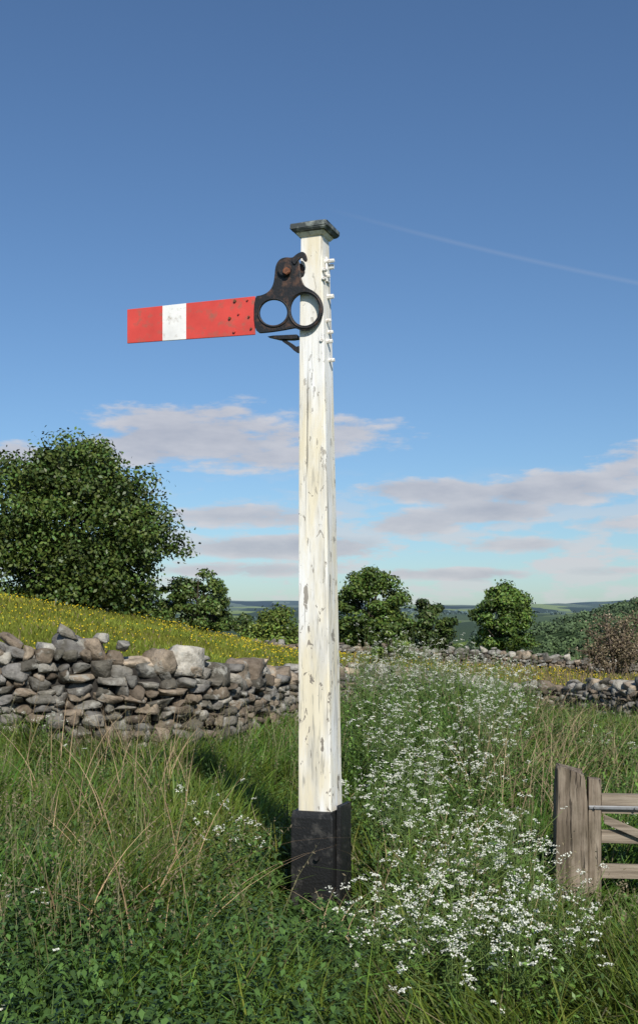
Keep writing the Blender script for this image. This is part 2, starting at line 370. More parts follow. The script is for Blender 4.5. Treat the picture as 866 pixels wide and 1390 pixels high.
def twiggy(name,px,d,toppy,wpx,basepy,seed):
    r=np.random.default_rng(seed); x=P(px,d); g=ZP(basepy,d); H=ZP(toppy,d)-g; W=wpx/F*d; e=empty(name,(x,d,g)); tp=Parts(); ends=[]
    for k in range(24):
        a=r.uniform(0,6.28); o=np.array([math.cos(a),math.sin(a)*.8])*W*.5*r.uniform(.2,1.0)
        q=np.array([o[0],o[1],H*r.uniform(.4,1)*(1-.25*np.hypot(*o)/(W*.5))]); m=np.array([o[0]*.45,o[1]*.45,q[2]*.5])
        tp.add(*tube([(o[0]*.1,0,-.2),m,q],[.06,.04,.012],5,(.17,.135,.11)))
        for j in range(30):
            t=r.uniform(0,1); s=m*(1-t)+q*t; en=s+r.normal(size=3)*np.array([.5,.5,.35])*H*.2+np.array([0,0,H*.03])
            tp.add(*tube([s,(s+en)/2+r.normal(size=3)*.05,en],[.02,.014,.007],3,(.19,.145,.11))); ends.append((s,en))
    tp.build('branches',M_bark,e)
    c=np.array([s*(1-t)+en*t for s,en in ends for t in r.uniform(.2,1.15,6)]); c=c+r.normal(size=c.shape)*.12
    col=np.array([.17,.135,.08])*r.uniform(.5,1.5,(len(c),1))
    lv=Parts(); lv.add(*leaves(c,.11,.06,unit(r.normal(size=c.shape)),col)); lv.build('foliage',M_leaf,e)
twiggy('blackthorn_bush',835,46,824,100,920,4)

wp=Parts()
def farwood(n,pxr,dr,size,col,nq,q,thr=-.25):
    px=rng.uniform(*pxr,n); d=rng.uniform(*dr,n); x=P(px,d); k=fnoise(x,d,6./(dr[0]+dr[1]),77)>thr; px,d,x=px[k],d[k],x[k]; n=len(x); g=ground(x,d)
    R=rng.uniform(.6,1.3,n)*size; ci=np.repeat(np.arange(n),nq); v=unit(rng.normal(size=(n*nq,3))); v[:,2]=np.abs(v[:,2])*.9-.1
    c=np.stack([x,d,g+R*.3],1)[ci]+v*R[ci][:,None]*rng.uniform(.6,1,(n*nq,1))
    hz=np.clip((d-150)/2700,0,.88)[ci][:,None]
    cl=(np.array(col)*rng.uniform(.6,1.5,(n,1))[ci]*rng.uniform(.7,1.3,(n*nq,1)))*(1-hz)+np.array([.12,.17,.19])*hz  # leaf colour mixed towards haze blue by distance, painted aerial perspective
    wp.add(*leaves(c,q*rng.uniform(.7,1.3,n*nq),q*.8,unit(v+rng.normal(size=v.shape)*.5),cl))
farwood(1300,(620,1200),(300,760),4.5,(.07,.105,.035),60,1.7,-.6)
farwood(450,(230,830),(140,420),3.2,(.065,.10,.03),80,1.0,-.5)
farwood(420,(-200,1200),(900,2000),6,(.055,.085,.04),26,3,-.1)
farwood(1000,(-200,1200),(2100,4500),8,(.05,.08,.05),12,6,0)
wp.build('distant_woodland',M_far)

# ------------------------------------------------------------------ grasses
def region(n,pxr,lo=3.3):
    px=rng.uniform(*pxr,n); hi=np.interp(px,WAx,WAd)-.35; d=lo+(hi-lo)*rng.random(n); return px,d,P(px,d)
def clearance(px,d,x):
    m=np.ones(len(px))
    e=((x-.02)/.40)**2+((d-6.1)/.85)**2; m=np.minimum(m,np.clip(.22+.78*(e-.6),.22,1))
    e=((x-2.2)/.85)**2+((d-6.4)/1.1)**2; m=np.minimum(m,np.clip(.35+.65*(e-.7),.35,1))
    return m
def bank(px,d):
    return np.clip(1-((px-590)/170)**2,0,1)*np.clip((d-8)/4,0,1)*np.clip((18-d)/3,0,1)
def gcol(n,x,y,a=(.098,.162,.023),v=.34):
    c=np.tile(np.array(a),(n,1))*(1+v*rng.normal(size=(n,1))).clip(.4,1.9)
    pt=fnoise(x,y,1.6,11)[:,None]; c=c*(1+.36*pt); c[:,0]*=(1+.25*fnoise(x,y,.9,12)+.18*rng.normal(size=n)).clip(.6,1.9)
    dry=rng.random(n)<.035; c[dry]=np.array([.30,.25,.13])*rng.uniform(.6,1.1,(dry.sum(),1))
    return c
gp=Parts()
n=115000
px,d,x=region(n,(-160,1040)) 
cl=fnoise(x,d,2.6,21)+.6*fnoise(x,d,6,22); h=(.34+.17*cl+.09*rng.normal(size=n)).clip(.08,.8)*clearance(px,d,x)*(1+1.2*bank(px,d))
base=np.stack([x,d,ground(x,d)-.02],1)
az=fnoise(x,d,1.5,31)*2.5+rng.normal(size=n)*1.1+1.0; lean=rng.uniform(.2,1.1,n)
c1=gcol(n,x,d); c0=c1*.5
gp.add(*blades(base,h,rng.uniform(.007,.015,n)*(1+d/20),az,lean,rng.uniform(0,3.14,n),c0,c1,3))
n=3600
px,d,x=region(n,(-160,1040),4.6); kk=fnoise(x,d,.8,23)+.5*rng.normal(size=n)>-.1; px,d,x=px[kk],d[kk],x[kk]; n=len(x)
h=rng.uniform(.5,.9,n)*clearance(px,d,x)*(1+.45*bank(px,d)); base=np.stack([x,d,ground(x,d)],1)
c=np.tile(np.array([.25,.24,.11]),(n,1))*rng.uniform(.6,1.3,(n,1)); azz=rng.uniform(0,6.28,n); ll=rng.uniform(.05,.4,n)
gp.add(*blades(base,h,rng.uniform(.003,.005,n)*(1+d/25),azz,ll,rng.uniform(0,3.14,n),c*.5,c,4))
m=7; ci=np.repeat(np.arange(n),m); t=np.tile(np.linspace(.78,1,m),n); dd=np.stack([np.cos(azz),np.sin(azz),0*azz],1)[ci]
hp=base[ci]+dd*(ll[ci]*h[ci]*t**1.8)[:,None]+np.array([0,0,1.])*(h[ci]*(t-.35*ll[ci]*t**2.6))[:,None]+rng.normal(size=(n*m,3))*.006
gp.add(*leaves(hp,.022,.007,unit(rng.normal(size=(n*m,3))*np.array([1,1,.15])),np.tile([.27,.22,.14],(n*m,1))*rng.uniform(.6,1.2,(n*m,1))))
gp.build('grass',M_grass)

mp_=Parts(); n=95000
px=rng.uniform(-200,1080,n); lo=np.interp(px,WAx,WAd)+.4; d=lo+(60-lo)*rng.random(n)**1.25; x=P(px,d)
base=np.stack([x,d,ground(x,d)-.02],1)
right=np.clip((px-430)/120,0,1)
h=rng.uniform(.08,.24,n)*(1+.8*right*rng.random(n)); c1=np.tile(np.array([.175,.20,.036]),(n,1))*rng.uniform(.6,1.35,(n,1)); 
c1=c1*(1+.25*fnoise(x,d,.5,41))[:,None]; c1[:,0]*=1+.15*fnoise(x,d,.35,42)
br=(rng.random(n)<(.07+.35*right)); c1[br]=np.array([.26,.20,.12])*rng.uniform(.6,1.2,(br.sum(),1))
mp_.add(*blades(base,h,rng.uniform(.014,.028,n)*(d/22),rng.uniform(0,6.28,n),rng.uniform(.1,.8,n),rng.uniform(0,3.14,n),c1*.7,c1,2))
mp_.build('meadow_grass',M_mead)
bp=Parts(); n=13000; px=rng.uniform(-250,1150,n); lo=np.interp(px,WAx,WAd)+.6; d=lo+(54-lo)*rng.random(n)**.85; x=P(px,d)
k=(fnoise(x,d,.7,51)+.6*rng.normal(size=n))>-.1; x,d=x[k],d[k]; n=len(x)
c=np.stack([x,d,ground(x,d)+rng.uniform(.12,.26,n)],1); sz=.015+.0009*d
bp.add(*leaves(c,sz,sz,unit(rng.normal(size=(n,3))*.5+np.array([0,-.5,.8])),np.tile([.62,.46,.03],(n,1))*rng.uniform(.55,1.05,(n,1))))
bp.build('buttercups',M_petal)

np_=Parts()
def nettles(n,pxr,dr,hr,col,lsz,thr=-.15):
    px=rng.uniform(*pxr,n); hi=np.minimum(dr[1],np.interp(px,WAx,WAd)-.4); d=dr[0]+(hi-dr[0])*rng.random(n); x=P(px,d)
    k=(fnoise(x,d,1.4,61)+.4*rng.normal(size=n))>thr; px,d,x=px[k],d[k],x[k]; n=len(x)
    h=rng.uniform(*hr,n)*clearance(px,d,x)*(1+.6*bank(px,d)); g=ground(x,d)
    base=np.stack([x,d,g],1); az=rng.uniform(0,6.28,n); lean=rng.uniform(0,.35,n)
    c=np.tile(np.array(col),(n,1))*rng.uniform(.6,1.4,(n,1))
    np_.add(*blades(base,h,np.full(n,.006),az,lean,rng.uniform(0,3.1,n),c,c,3,.1))
    m=16; ci=np.repeat(np.arange(n),m); t=np.tile(np.linspace(.2,1,m),n); dirs=np.stack([np.cos(az),np.sin(az),0*az],1)[ci]
    p=base[ci]+dirs*(lean[ci]*h[ci]*t**1.8)[:,None]+np.array([0,0,1.])*(h[ci]*t)[:,None]
    a2=rng.uniform(0,6.28,len(ci)); out=np.stack([np.cos(a2),np.sin(a2),0*a2],1); L=lsz*(1.15-.7*t)*rng.uniform(.7,1.3,len(ci))
    nrm=unit(np.array([0,0,1.])+out*rng.uniform(-.1,.9,(len(ci),1))); a=unit(out-nrm*np.sum(out*nrm,1,keepdims=True)); b=np.cross(nrm,a)
    c0=p; c2=p+a*L[:,None]; c1_=p+a*(L*.4)[:,None]
    V=np.stack([c0,c1_+b*(L*.24)[:,None]+nrm*(L*.06)[:,None],c2-nrm*(L*.1)[:,None],c1_-b*(L*.24)[:,None]+nrm*(L*.06)[:,None]],1).reshape(-1,3)
    cc=c[ci]*rng.uniform(.7,1.4,(len(ci),1)); np_.add(V,np.arange(len(V)).reshape(-1,4),np.repeat(cc,4,axis=0))
nettles(2200,(-150,470),(3.5,7),(.22,.55),(.055,.105,.023),.085,-.3)
nettles(1200,(400,1050),(3.5,8),(.2,.42),(.065,.12,.025),.07)
nettles(800,(-150,1000),(7,12),(.25,.5),(.065,.115,.025),.075)
nettles(1500,(440,1000),(8,17),(.4,.85),(.08,.14,.027),.08)
np_.build('nettles',M_nettle)

# cow parsley
cs=Parts(); cf=Parts()
def parsley(pxs,ds,hs,nu):
    for px,d,H in zip(pxs,ds,hs):
        x=P(px,d); g=float(ground(x,d)); cc=float(clearance(np.array([px]),np.array([d]),np.array([x]))[0])
        if cc<.6: continue
        if float(fnoise(np.array([x]),np.array([d]),2.6,71)[0])+.35*rng.normal()<.0: continue
        H=H*(1+.25*float(bank(px,d)))
        b0=np.array([x,d,g]); top=b0+np.array([rng.normal()*.08,rng.normal()*.08,H])
        gc=(.13,.19,.05)
        k=rng.integers(nu-2,nu+3); B=[]
        cs.add(*tube([b0,(b0+top)/2+rng.normal(size=3)*.015,top],[.005,.0035,.002],3,gc))
        for j in range(k):
            t=rng.uniform(.35,.95); s=b0*(1-t)+top*t; a=rng.uniform(0,6.28); o=rng.uniform(.05,.26)
            en=s+np.array([math.cos(a)*o,math.sin(a)*o,(1-t)*H*.65+rng.uniform(-.08,.10)])
            cs.add(*tube([s,(s+en)/2+np.array([math.cos(a),math.sin(a),0])*.02,en],[.0024,.002,.0015],3,gc))
            R=rng.uniform(.012,.040); m=rng.integers(6,13); aa=rng.uniform(0,6.28,m); rr=R*np.sqrt(rng.random(m))
            tl=rng.normal(size=2)*.5
            cen=en+np.stack([np.cos(aa)*rr,np.sin(aa)*rr,.015-rr*rr*5+tl[0]*np.cos(aa)*rr+tl[1]*np.sin(aa)*rr],1)
            B.append(np.repeat(cen,3,axis=0)+rng.normal(size=(m*3,3))*np.array([.0045,.0045,.002]))
        q=np.concatenate(B); nn=len(q)
        cf.add(*leaves(q,.0078,.0078,unit(rng.normal(size=(nn,3))*.6+np.array([0,-.3,.9])),np.tile([.74,.75,.64],(nn,1))*rng.uniform(.6,1.05,(nn,1))))
        m=110; t=rng.random(m)**1.2*.75; a=rng.uniform(0,6.28,m); o=rng.uniform(.02,.22,m)
        c=b0*(1-t)[:,None]+top*t[:,None]+np.stack([np.cos(a)*o,np.sin(a)*o,rng.normal(size=m)*.02],1)
        lcol=np.tile([.10,.175,.035],(m,1))*rng.uniform(.6,1.4,(m,1))
        cs.add(*leaves(c,.035,.013,unit(rng.normal(size=(m,3))*.5+np.array([0,0,1.])),lcol))
def par(n,p0,p1,d0,d1,h0,h1,nu=6):
    px=rng.uniform(p0,p1,n); d=rng.uniform(d0,d1,n); parsley(px,d,rng.uniform(h0,h1,n),nu)
par(80,480,780,4.3,5.8,.35,.62)
par(125,490,720,5.6,8.2,.45,.85)
par(170,510,710,8,11.5,.6,1.05)
par(180,480,730,11.5,16,.8,1.2)
par(16,760,1000,8,14,.4,.8)
par(9,230,340,6.4,8.2,.4,.6,4)
par(12,-50,400,9,12.3,.35,.6,4)
par(7,-50,330,4.4,6,.3,.5,4)
par(50,480,570,15,19,.9,1.5,5)
cs.build('cow_parsley_stems_and_leaves',M_nettle); cf.build('cow_parsley_flowers',M_petal)
e=empty('cow_parsley')
for o in list(S.objects):
    if o.name.startswith('cow_parsley_'): o.parent=e; o.name=o.name.replace('cow_parsley_','')

dp=Parts()
def stalks(n,p0,p1,d0,d1,h0,h1,w,lean0,lean1,col,azc=None):
    px=rng.uniform(p0,p1,n); d=rng.uniform(d0,d1,n); x=P(px,d); base=np.stack([x,d,ground(x,d)+.02],1)
    az=rng.uniform(0,6.28,n) if azc is None else azc+rng.normal(size=n)*.5
    c=np.tile(np.array(col),(n,1))*rng.uniform(.6,1.3,(n,1)); fc=rng.uniform(-.6,.6,n)
    h=rng.uniform(h0,h1,n); ln=rng.uniform(lean0,lean1,n); ww=w*rng.uniform(.6,1.3,n)
    dp.add(*blades(base,h,ww,az,ln,fc,c,c,8,.3)); dp.add(*blades(base,h,ww,az,ln,fc+1.57,c,c,8,.3))
stalks(34,10,270,4.8,7,.45,1.05,.007,.1,1.2,(.40,.28,.17))
stalks(14,60,260,4.8,7,.6,1.1,.0075,.6,1.4,(.42,.30,.18),0.2)
stalks(80,30,260,8.0,12,.45,1.1,.008,.1,.8,(.36,.27,.17))
stalks(320,610,790,9,14,.5,1.1,.008,.1,1.0,(.38,.30,.19))
stalks(170,740,1000,8.5,15,.5,.95,.007,.1,.8,(.36,.29,.18))
stalks(60,480,720,5,8,.3,.7,.006,.2,1.1,(.38,.30,.18))
stalks(10,430,480,5.5,6.6,.25,.4,.005,.3,1.1,(.36,.28,.17))
stalks(300,470,1000,24,40,.6,1.5,.018,.1,.6,(.22,.16,.11))
dp.build('dead_stalks',M_dry)

# ------------------------------------------------------------------ semaphore signal
TH=math.radians(20); OX=P(435,6.8); OY=6.8
sig=empty('railway_semaphore_signal',(OX,OY,0),(0,0,-TH))
xa=np.array([math.cos(TH),-math.sin(TH)]); ya=np.array([math.sin(TH),math.cos(TH)]); O=np.array([OX,OY])
def loc(px,py,yo):
    u=(px-CX)/F; v=-(py-HY)/F; dr=np.array([u,1.0]); t=(yo+ya@O)/(ya@dr); p=dr*t-O
    return float(xa@p),float(CZ+v*t)
def zpy(py): return ZP(py,6.8)
def prism(name,rings,mat,parent,bev=.006,jit=0,segs=2):
    bm=bmesh.new(); R=[[bm.verts.new(p) for p in r] for r in rings]
    for a,b in zip(R[:-1],R[1:]):
        n=len(a)
        for i in range(n): bm.faces.new((a[i],a[(i+1)%n],b[(i+1)%n],b[i]))
    bm.faces.new(R[0][::-1]); bm.faces.new(R[-1])
    bmesh.ops.recalc_face_normals(bm,faces=bm.faces)
    if bev>0:
        ed=[e_ for e_ in bm.edges if len(e_.link_faces)==2 and e_.calc_face_angle(0)>.5]
        bmesh.ops.bevel(bm,geom=ed,offset=bev,segments=segs,affect='EDGES',profile=.6)
    if jit:
        for v in bm.verts: v.co+=Vector(rng.normal(size=3)*jit)
    me=bpy.data.meshes.new(name); bm.to_mesh(me); bm.free(); me.materials.append(mat)
    o=bpy.data.objects.new(name,me); return link(o,parent)
def sq(cx,cy,w,z,d=None):
    h=w/2; k=(d or w)/2; return [(cx-h,cy-k,z),(cx+h,cy-k,z),(cx+h,cy+k,z),(cx-h,cy+k,z)]
def cen(py):
    t=(1095-py)/775.; dx=-.034*t; return dx*math.cos(TH),dx*math.sin(TH)
rings=[]
for py,w in [(1150,.214),(1095,.212),(900,.199),(650,.179),(480,.162),(318,.136)]:
    cx,cy=cen(py); rings.append(sq(cx,cy,w,zpy(py)))
prism('post',rings,M_white,sig,.009)
prism('base',[sq(-.008,-.01,.268,-.3),sq(-.008,-.008,.266,.2),sq(-.010,-.008,.266,zpy(1106)),sq(-.010,-.008,.246,zpy(1097))],M_black,sig,.010,jit=.002)
prism('base_side_plank',[sq(.146,.02,.028,-.3,.2),sq(.146,.02,.028,zpy(1090),.2)],M_black,sig,.006,jit=.002)
cx,cy=cen(310)
prism('cap_moulding',[sq(cx,cy,.15,zpy(325)),sq(cx,cy,.185,zpy(320))],M_white,sig,.003)
prism('cap',[sq(cx,cy,.205,zpy(319.6)),sq(cx,cy,.236,zpy(316)),sq(cx,cy,.240,zpy(310)),sq(cx,cy,.10,zpy(303))],M_lead,sig,.004,jit=.0015)
def cyl(name,px,py,y0,y1,r,mat,k=16,axis='Y',parent=sig,pos=None):
    bm=bmesh.new(); bmesh.ops.create_cone(bm,cap_ends=True,segments=k,radius1=r,radius2=r*.92,depth=abs(y1-y0))
    bmesh.ops.rotate(bm,verts=bm.verts,matrix=Matrix.Rotation(math.radians(90),3,'X' if axis=='Y' else 'Y'))
    bmesh.ops.bevel(bm,geom=[e_ for e_ in bm.edges if e_.calc_face_angle(0)>1],offset=r*.15,segments=2,affect='EDGES')
    me=bpy.data.meshes.new(name); bm.to_mesh(me); bm.free(); me.materials.append(mat); o=bpy.data.objects.new(name,me); link(o,parent)
    if pos is None:
        X_,Z_=loc(px,py,(y0+y1)/2); o.location=(X_,(y0+y1)/2,Z_)
    else: o.location=pos
    return o
AY=-.115; AT=.012
tops=[(173,420),(221,415),(253,411.5),(346,402)]; bots=[(173,466),(221,462.6),(253,460.4),(346,454)]
bm=bmesh.new(); fr=[];bk=[]
for t_,b_ in zip(tops,bots):
    a=loc(*t_,AY-AT/2); b2=loc(*b_,AY-AT/2)
    fr.append((bm.verts.new((a[0],AY-AT/2,a[1])),bm.verts.new((b2[0],AY-AT/2,b2[1])))); bk.append((bm.verts.new((a[0],AY+AT/2,a[1])),bm.verts.new((b2[0],AY+AT/2,b2[1]))))
for i in range(3):
    for f in ([fr[i][0],fr[i][1],fr[i+1][1],fr[i+1][0]],[bk[i][0],bk[i+1][0],bk[i+1][1],bk[i][1]],[fr[i][0],fr[i+1][0],bk[i+1][0],bk[i][0]],[fr[i][1],bk[i][1],bk[i+1][1],fr[i+1][1]]):
        g=bm.faces.new(f); g.material_index=1 if i==1 else 0
bm.faces.new([fr[0][0],bk[0][0],bk[0][1],fr[0][1]]); bm.faces.new([fr[3][0],fr[3][1],bk[3][1],bk[3][0]])
bmesh.ops.recalc_face_normals(bm,faces=bm.faces)
me=bpy.data.meshes.new('arm'); bm.to_mesh(me); bm.free(); me.materials.append(M_red); me.materials.append(M_wband)
arm=link(bpy.data.objects.new('arm',me),sig); bv=arm.modifiers.new('b','BEVEL'); bv.width=.002; bv.segments=2
def casting(name,outline,holes,y,ext,bev,mat):
    cu=bpy.data.curves.new(name,'CURVE'); cu.dimensions='2D'; cu.fill_mode='BOTH'; cu.extrude=ext; cu.bevel_depth=bev; cu.bevel_resolution=2
    for pl in [outline]+holes:
        sp=cu.splines.new('POLY'); sp.points.add(len(pl)-1); sp.use_cyclic_u=True
        for k,(a,b2) in enumerate(pl):
            X_,Z_=loc(a,b2,y); sp.points[k].co=(X_,Z_,0,1)
    co=bpy.data.objects.new(name+'_c',cu); S.collection.objects.link(co); bpy.context.view_layer.update()
    me=bpy.data.meshes.new_from_object(co.evaluated_get(bpy.context.evaluated_depsgraph_get())); bpy.data.objects.remove(co)
    me.materials.clear(); me.materials.append(mat); o=bpy.data.objects.new(name,me); link(o,sig); o.rotation_euler=(math.radians(90),0,0); o.location=(0,y,0); return o
def smooth(pl,it=2):
    for _ in range(it):
        q=[]
        for k in range(len(pl)):
            a=pl[k]; b2=pl[(k+1)%len(pl)]; q.append((a[0]*.75+b2[0]*.25,a[1]*.75+b2[1]*.25)); q.append((a[0]*.25+b2[0]*.75,a[1]*.25+b2[1]*.75))
        pl=q
    return pl
def circ(cx,cy,rx,ry=None,n=40): 
    ry=ry or rx; return [(cx+rx*math.cos(t),cy+ry*math.sin(t)) for t in np.linspace(0,2*math.pi,n,endpoint=False)]
arc=[(413+25*math.cos(t),420+28*math.sin(t)) for t in np.linspace(math.radians(-72),math.radians(118),22)]
ol=[(346,403),(356,402),(366,397),(372,388),(374,376),(375,362),(380,353),(388,350),(396,351),(402,349),(406,356),(407,366),(408,378),(412,388),(420,393)]+arc[1:]+[(394,446),(384,448),(364,451),(346,452)]
ol=smooth(ol,2)
casting('spectacle_casting',ol,[circ(371.5,424.5,19.5,18),circ(414,420.5,20,22.5)],AY,.008,.0025,M_iron)
def rim(name,cx,cy,rx,ry,th,y):
    pts=[]; 
    for a,b2 in circ(cx,cy,rx,ry,48): X_,Z_=loc(a,b2,y); pts.append((X_,y,Z_))
    cu=bpy.data.curves.new(name,'CURVE'); cu.dimensions='3D'; cu.bevel_depth=th; cu.bevel_resolution=3
    sp=cu.splines.new('POLY'); sp.points.add(len(pts)-1); sp.use_cyclic_u=True
    for k,p in enumerate(pts): sp.points[k].co=(*p,1)
    co=bpy.data.objects.new(name+'_c',cu); S.collection.objects.link(co); bpy.context.view_layer.update()
    me=bpy.data.meshes.new_from_object(co.evaluated_get(bpy.context.evaluated_depsgraph_get())); bpy.data.objects.remove(co)
    me.materials.clear(); me.materials.append(M_iron); link(bpy.data.objects.new(name,me),sig)
rim('lens_rim',371.5,424.5,20.5,19,.005,AY-.012); rim('lens_rim_open',414,420.5,22.2,24.7,.005,AY-.012)
cyl('pivot_boss',389,368,AY-.030,AY+.06,.048,M_iron,24)
cyl('pivot_bolt',389,368,AY-.046,AY-.025,.026,M_rust,6)
cyl('pivot_spindle',389,368,AY,AY+.09,.022,M_iron)
casting('hook',smooth([(396,352),(404,345),(411,342),(415,345),(417,354),(413,355),(410,348),(404,354),(400,360)],1),[],AY-.012,.006,.002,M_iron)
casting('pivot_bracket',smooth([(382,358),(394,355),(408,358),(414,362),(414,374),(408,378),(394,380),(383,378)],1),[],-.078,.006,.002,M_iron)
casting('arm_stop',[(367,458),(372,457),(404,455.5),(405,460),(398,461),(380,461)],[],-.075,.022,.002,M_iron)
casting('arm_stop_brace',smooth([(382,461),(388,462),(397,467),(403,472),(407,470),(407,479),(402,478),(394,470),(386,465)],1),[],-.075,.010,.002,M_iron)
for k,(a,b2) in enumerate([(319,408.5),(336,407),(312,432),(324,426),(338,430),(318,450),(341,446)]):
    cyl('rivet_%d'%(k+1),a,b2,AY-.016,AY-.004,.010 if k in(0,2,5) else .007,M_rust if k%2==0 else M_red,10)
for k,(py,L,r) in enumerate([(358,.05,.013),(364,.035,.018),(378,.02,.012),(404,.03,.016),(438,.02,.012),(452,.02,.012),(466,.025,.014),(490,.025,.013)]):
    w=np.interp(py,[318,480,650],[.136,.162,.179])/2; cx,cy=cen(py)
    cyl('side_bolt_%d'%(k+1),0,0,0,L+.02,r,M_wbolt,8,'X',sig,(cx+w+L/2,cy-.02+(.03 if k%2 else 0),zpy(py)))
for k,(a,b2) in enumerate([(441,366),(440,378),(437,462)]):
    w=np.interp(b2,[318,480],[.136,.162])/2
    cyl('face_bolt_%d'%(k+1),a,b2,-w-.022,-w+.01,.012,M_wbolt,8)
cx,cy=cen(370); prism('side_strap',[sq(cx+.083,cy,.012,zpy(385),.05),sq(cx+.08,cy,.012,zpy(352),.05)],M_wbolt,sig,.002)
cyl('base_bolt',430,1165,-.17,-.14,.018,M_black,6)

# ------------------------------------------------------------------ gate post and gate
GD=7.3
x0,x1=P(753,GD),P(793,GD)
def ring(x0,x1,y0,y1,zs): return [(x0,y0,zs[0]),(x1,y0,zs[1]),(x1,y1,zs[2]),(x0,y1,zs[3])]
gpost=empty('gate_post',((x0+x1)/2,GD,0),(0,0,math.radians(-6)))
hw=(x1-x0)/2
rg=[ring(-hw-.010,hw+.010,-.09,.11,[-.4]*4),ring(-hw-.006,hw+.004,-.09,.11,[.3]*4),ring(-hw,hw-.004,-.085,.1,[.6,.6,.62,.62]),ring(-hw+.012,hw-.012,-.075,.09,[ZP(1040,GD),ZP(1050,GD),ZP(1046,GD),ZP(1037,GD)])]
prism('timber',rg,M_wood,gpost,.014,jit=.004)
GA=math.radians(6)
gate=empty('wooden_gate',(P(797,GD),GD+.0,0),(0,0,-GA))
zt=ZP(1055,GD)
def bar(name,x0,x1,z0,z1,y0,y1,mat,dz=0):
    return prism(name,[[(x0,y0,z0),(x0,y1,z0),(x0,y1,z1),(x0,y0,z1)],[(x1,y0,z0+dz),(x1,y1,z0+dz),(x1,y1,z1+dz),(x1,y0,z1+dz)]],mat,gate,.005,jit=.0012)
prism('hanging_stile',[ring(0,.085,-.035,.04,[-.1]*4),ring(0,.085,-.035,.04,[zt,zt-.015,zt-.01,zt])],M_wood,gate,.006,jit=.002)
prism('closing_stile',[ring(1.45,1.53,-.035,.04,[-.1]*4),ring(1.45,1.53,-.035,.04,[zt]*4)],M_wood,gate,.006,jit=.002)
for k,(a,b2) in enumerate([(1077,1103),(1126,1144),(1172,1191),(1214,1233)]):
    if k==0: bar('top_rail',.087,1.448,ZP(b2,GD),ZP(a,GD),-.02,.03,M_rail)
    else: bar('rail_%d'%k,.087,1.448,ZP(b2,GD),ZP(a,GD),-.012,.018,M_rail)
bar('hinge_strap',.004,.75,ZP(1097,GD),ZP(1092,GD),-.046,-.037,M_galv)
bar('hinge_strap_back',.004,.75,ZP(1097,GD),ZP(1092,GD),.042,.05,M_galv)
bar('brace',.10,1.40,ZP(1116,GD),ZP(1104,GD),-.045,-.023,M_rail,-.55)
for k,xx in enumerate((.04,.3,.55)): 
    cyl('strap_bolt_%d'%(k+1),0,0,0,.02,.010,M_galv,6,'Y',gate,(xx,-.05,ZP(1094.5,GD)))
g2=empty('gate_post',(P(797,GD)+1.68,GD-.17,0))
prism('timber',[ring(-.11,.11,-.1,.1,[-.4]*4),ring(-.1,.1,-.09,.09,[.85,.84,.84,.86])],M_wood,g2,.012,jit=.004)

# ------------------------------------------------------------------ world
w=bpy.data.worlds.new('World'); S.world=w; w.use_nodes=True; nt=w.node_tree; nt.nodes.clear()
try: w.cycles.sampling_method='NONE'
except Exception as ex: print(ex)
out=N(nt,'ShaderNodeOutputWorld'); sky=N(nt,'ShaderNodeTexSky'); sky.sky_type='NISHITA'; sky.sun_disc=False
sdir=Vector((math.sin(math.radians(SUN_AZ))*math.cos(math.radians(SUN_EL)),-math.cos(math.radians(SUN_AZ))*math.cos(math.radians(SUN_EL)),math.sin(math.radians(SUN_EL))))
sky.sun_elevation=math.radians(SUN_EL); sky.sun_rotation=math.radians(180-SUN_AZ)
sky.altitude=300; sky.air_density=1.0; sky.dust_density=.6; sky.ozone_density=3.0
bg=N(nt,'ShaderNodeBackground'); bg.inputs[1].default_value=.092
tint=N(nt,'ShaderNodeMixRGB',blend_type='MULTIPLY'); tint.inputs[0].default_value=1; tint.inputs[2].default_value=(.82,.99,1.13,1); nt.links.new(sky.outputs[0],tint.inputs[1]); nt.links.new(tint.outputs[0],bg.inputs[0])
def mth(op,a,b=None,c=None,clamp=False):
    n=N(nt,'ShaderNodeMath',operation=op); n.use_clamp=clamp
    for k,v in enumerate((a,b,c)):
        if v is None: continue
        if isinstance(v,(int,float)): n.inputs[k].default_value=v
        else: nt.links.new(v,n.inputs[k])
    return n.outputs[0]
tc=N(nt,'ShaderNodeTexCoord'); sx=N(nt,'ShaderNodeSeparateXYZ'); nt.links.new(tc.outputs['Generated'],sx.inputs[0])
az=mth('ARCTAN2',sx.outputs[0],sx.outputs[1]); hyp=mth('SQRT',mth('ADD',mth('MULTIPLY',sx.outputs[0],sx.outputs[0]),mth('MULTIPLY',sx.outputs[1],sx.outputs[1])))
el=mth('DIVIDE',sx.outputs[2],mth('MAXIMUM',hyp,.001))
cb=N(nt,'ShaderNodeCombineXYZ'); nt.links.new(az,cb.inputs[0]); nt.links.new(mth('MULTIPLY',el,3.2),cb.inputs[1])
def wn(scale,det,off=0,rough=.55):
    n=N(nt,'ShaderNodeTexNoise'); setin(n,{'Scale':scale,'Detail':det,'Roughness':rough}); mp=N(nt,'ShaderNodeMapping'); mp.inputs['Location'].default_value=(off,off*.7,0)
    nt.links.new(cb.outputs[0],mp.inputs[0]); nt.links.new(mp.outputs[0],n.inputs['Vector']); return n.outputs[0]
nA=wn(7,3,3.1); nB=wn(26,4,1.7,.6)
warp=mth('ADD',mth('MULTIPLY',mth('SUBTRACT',nA,.5),.75),mth('MULTIPLY',mth('SUBTRACT',nB,.5),.75))
dens=None
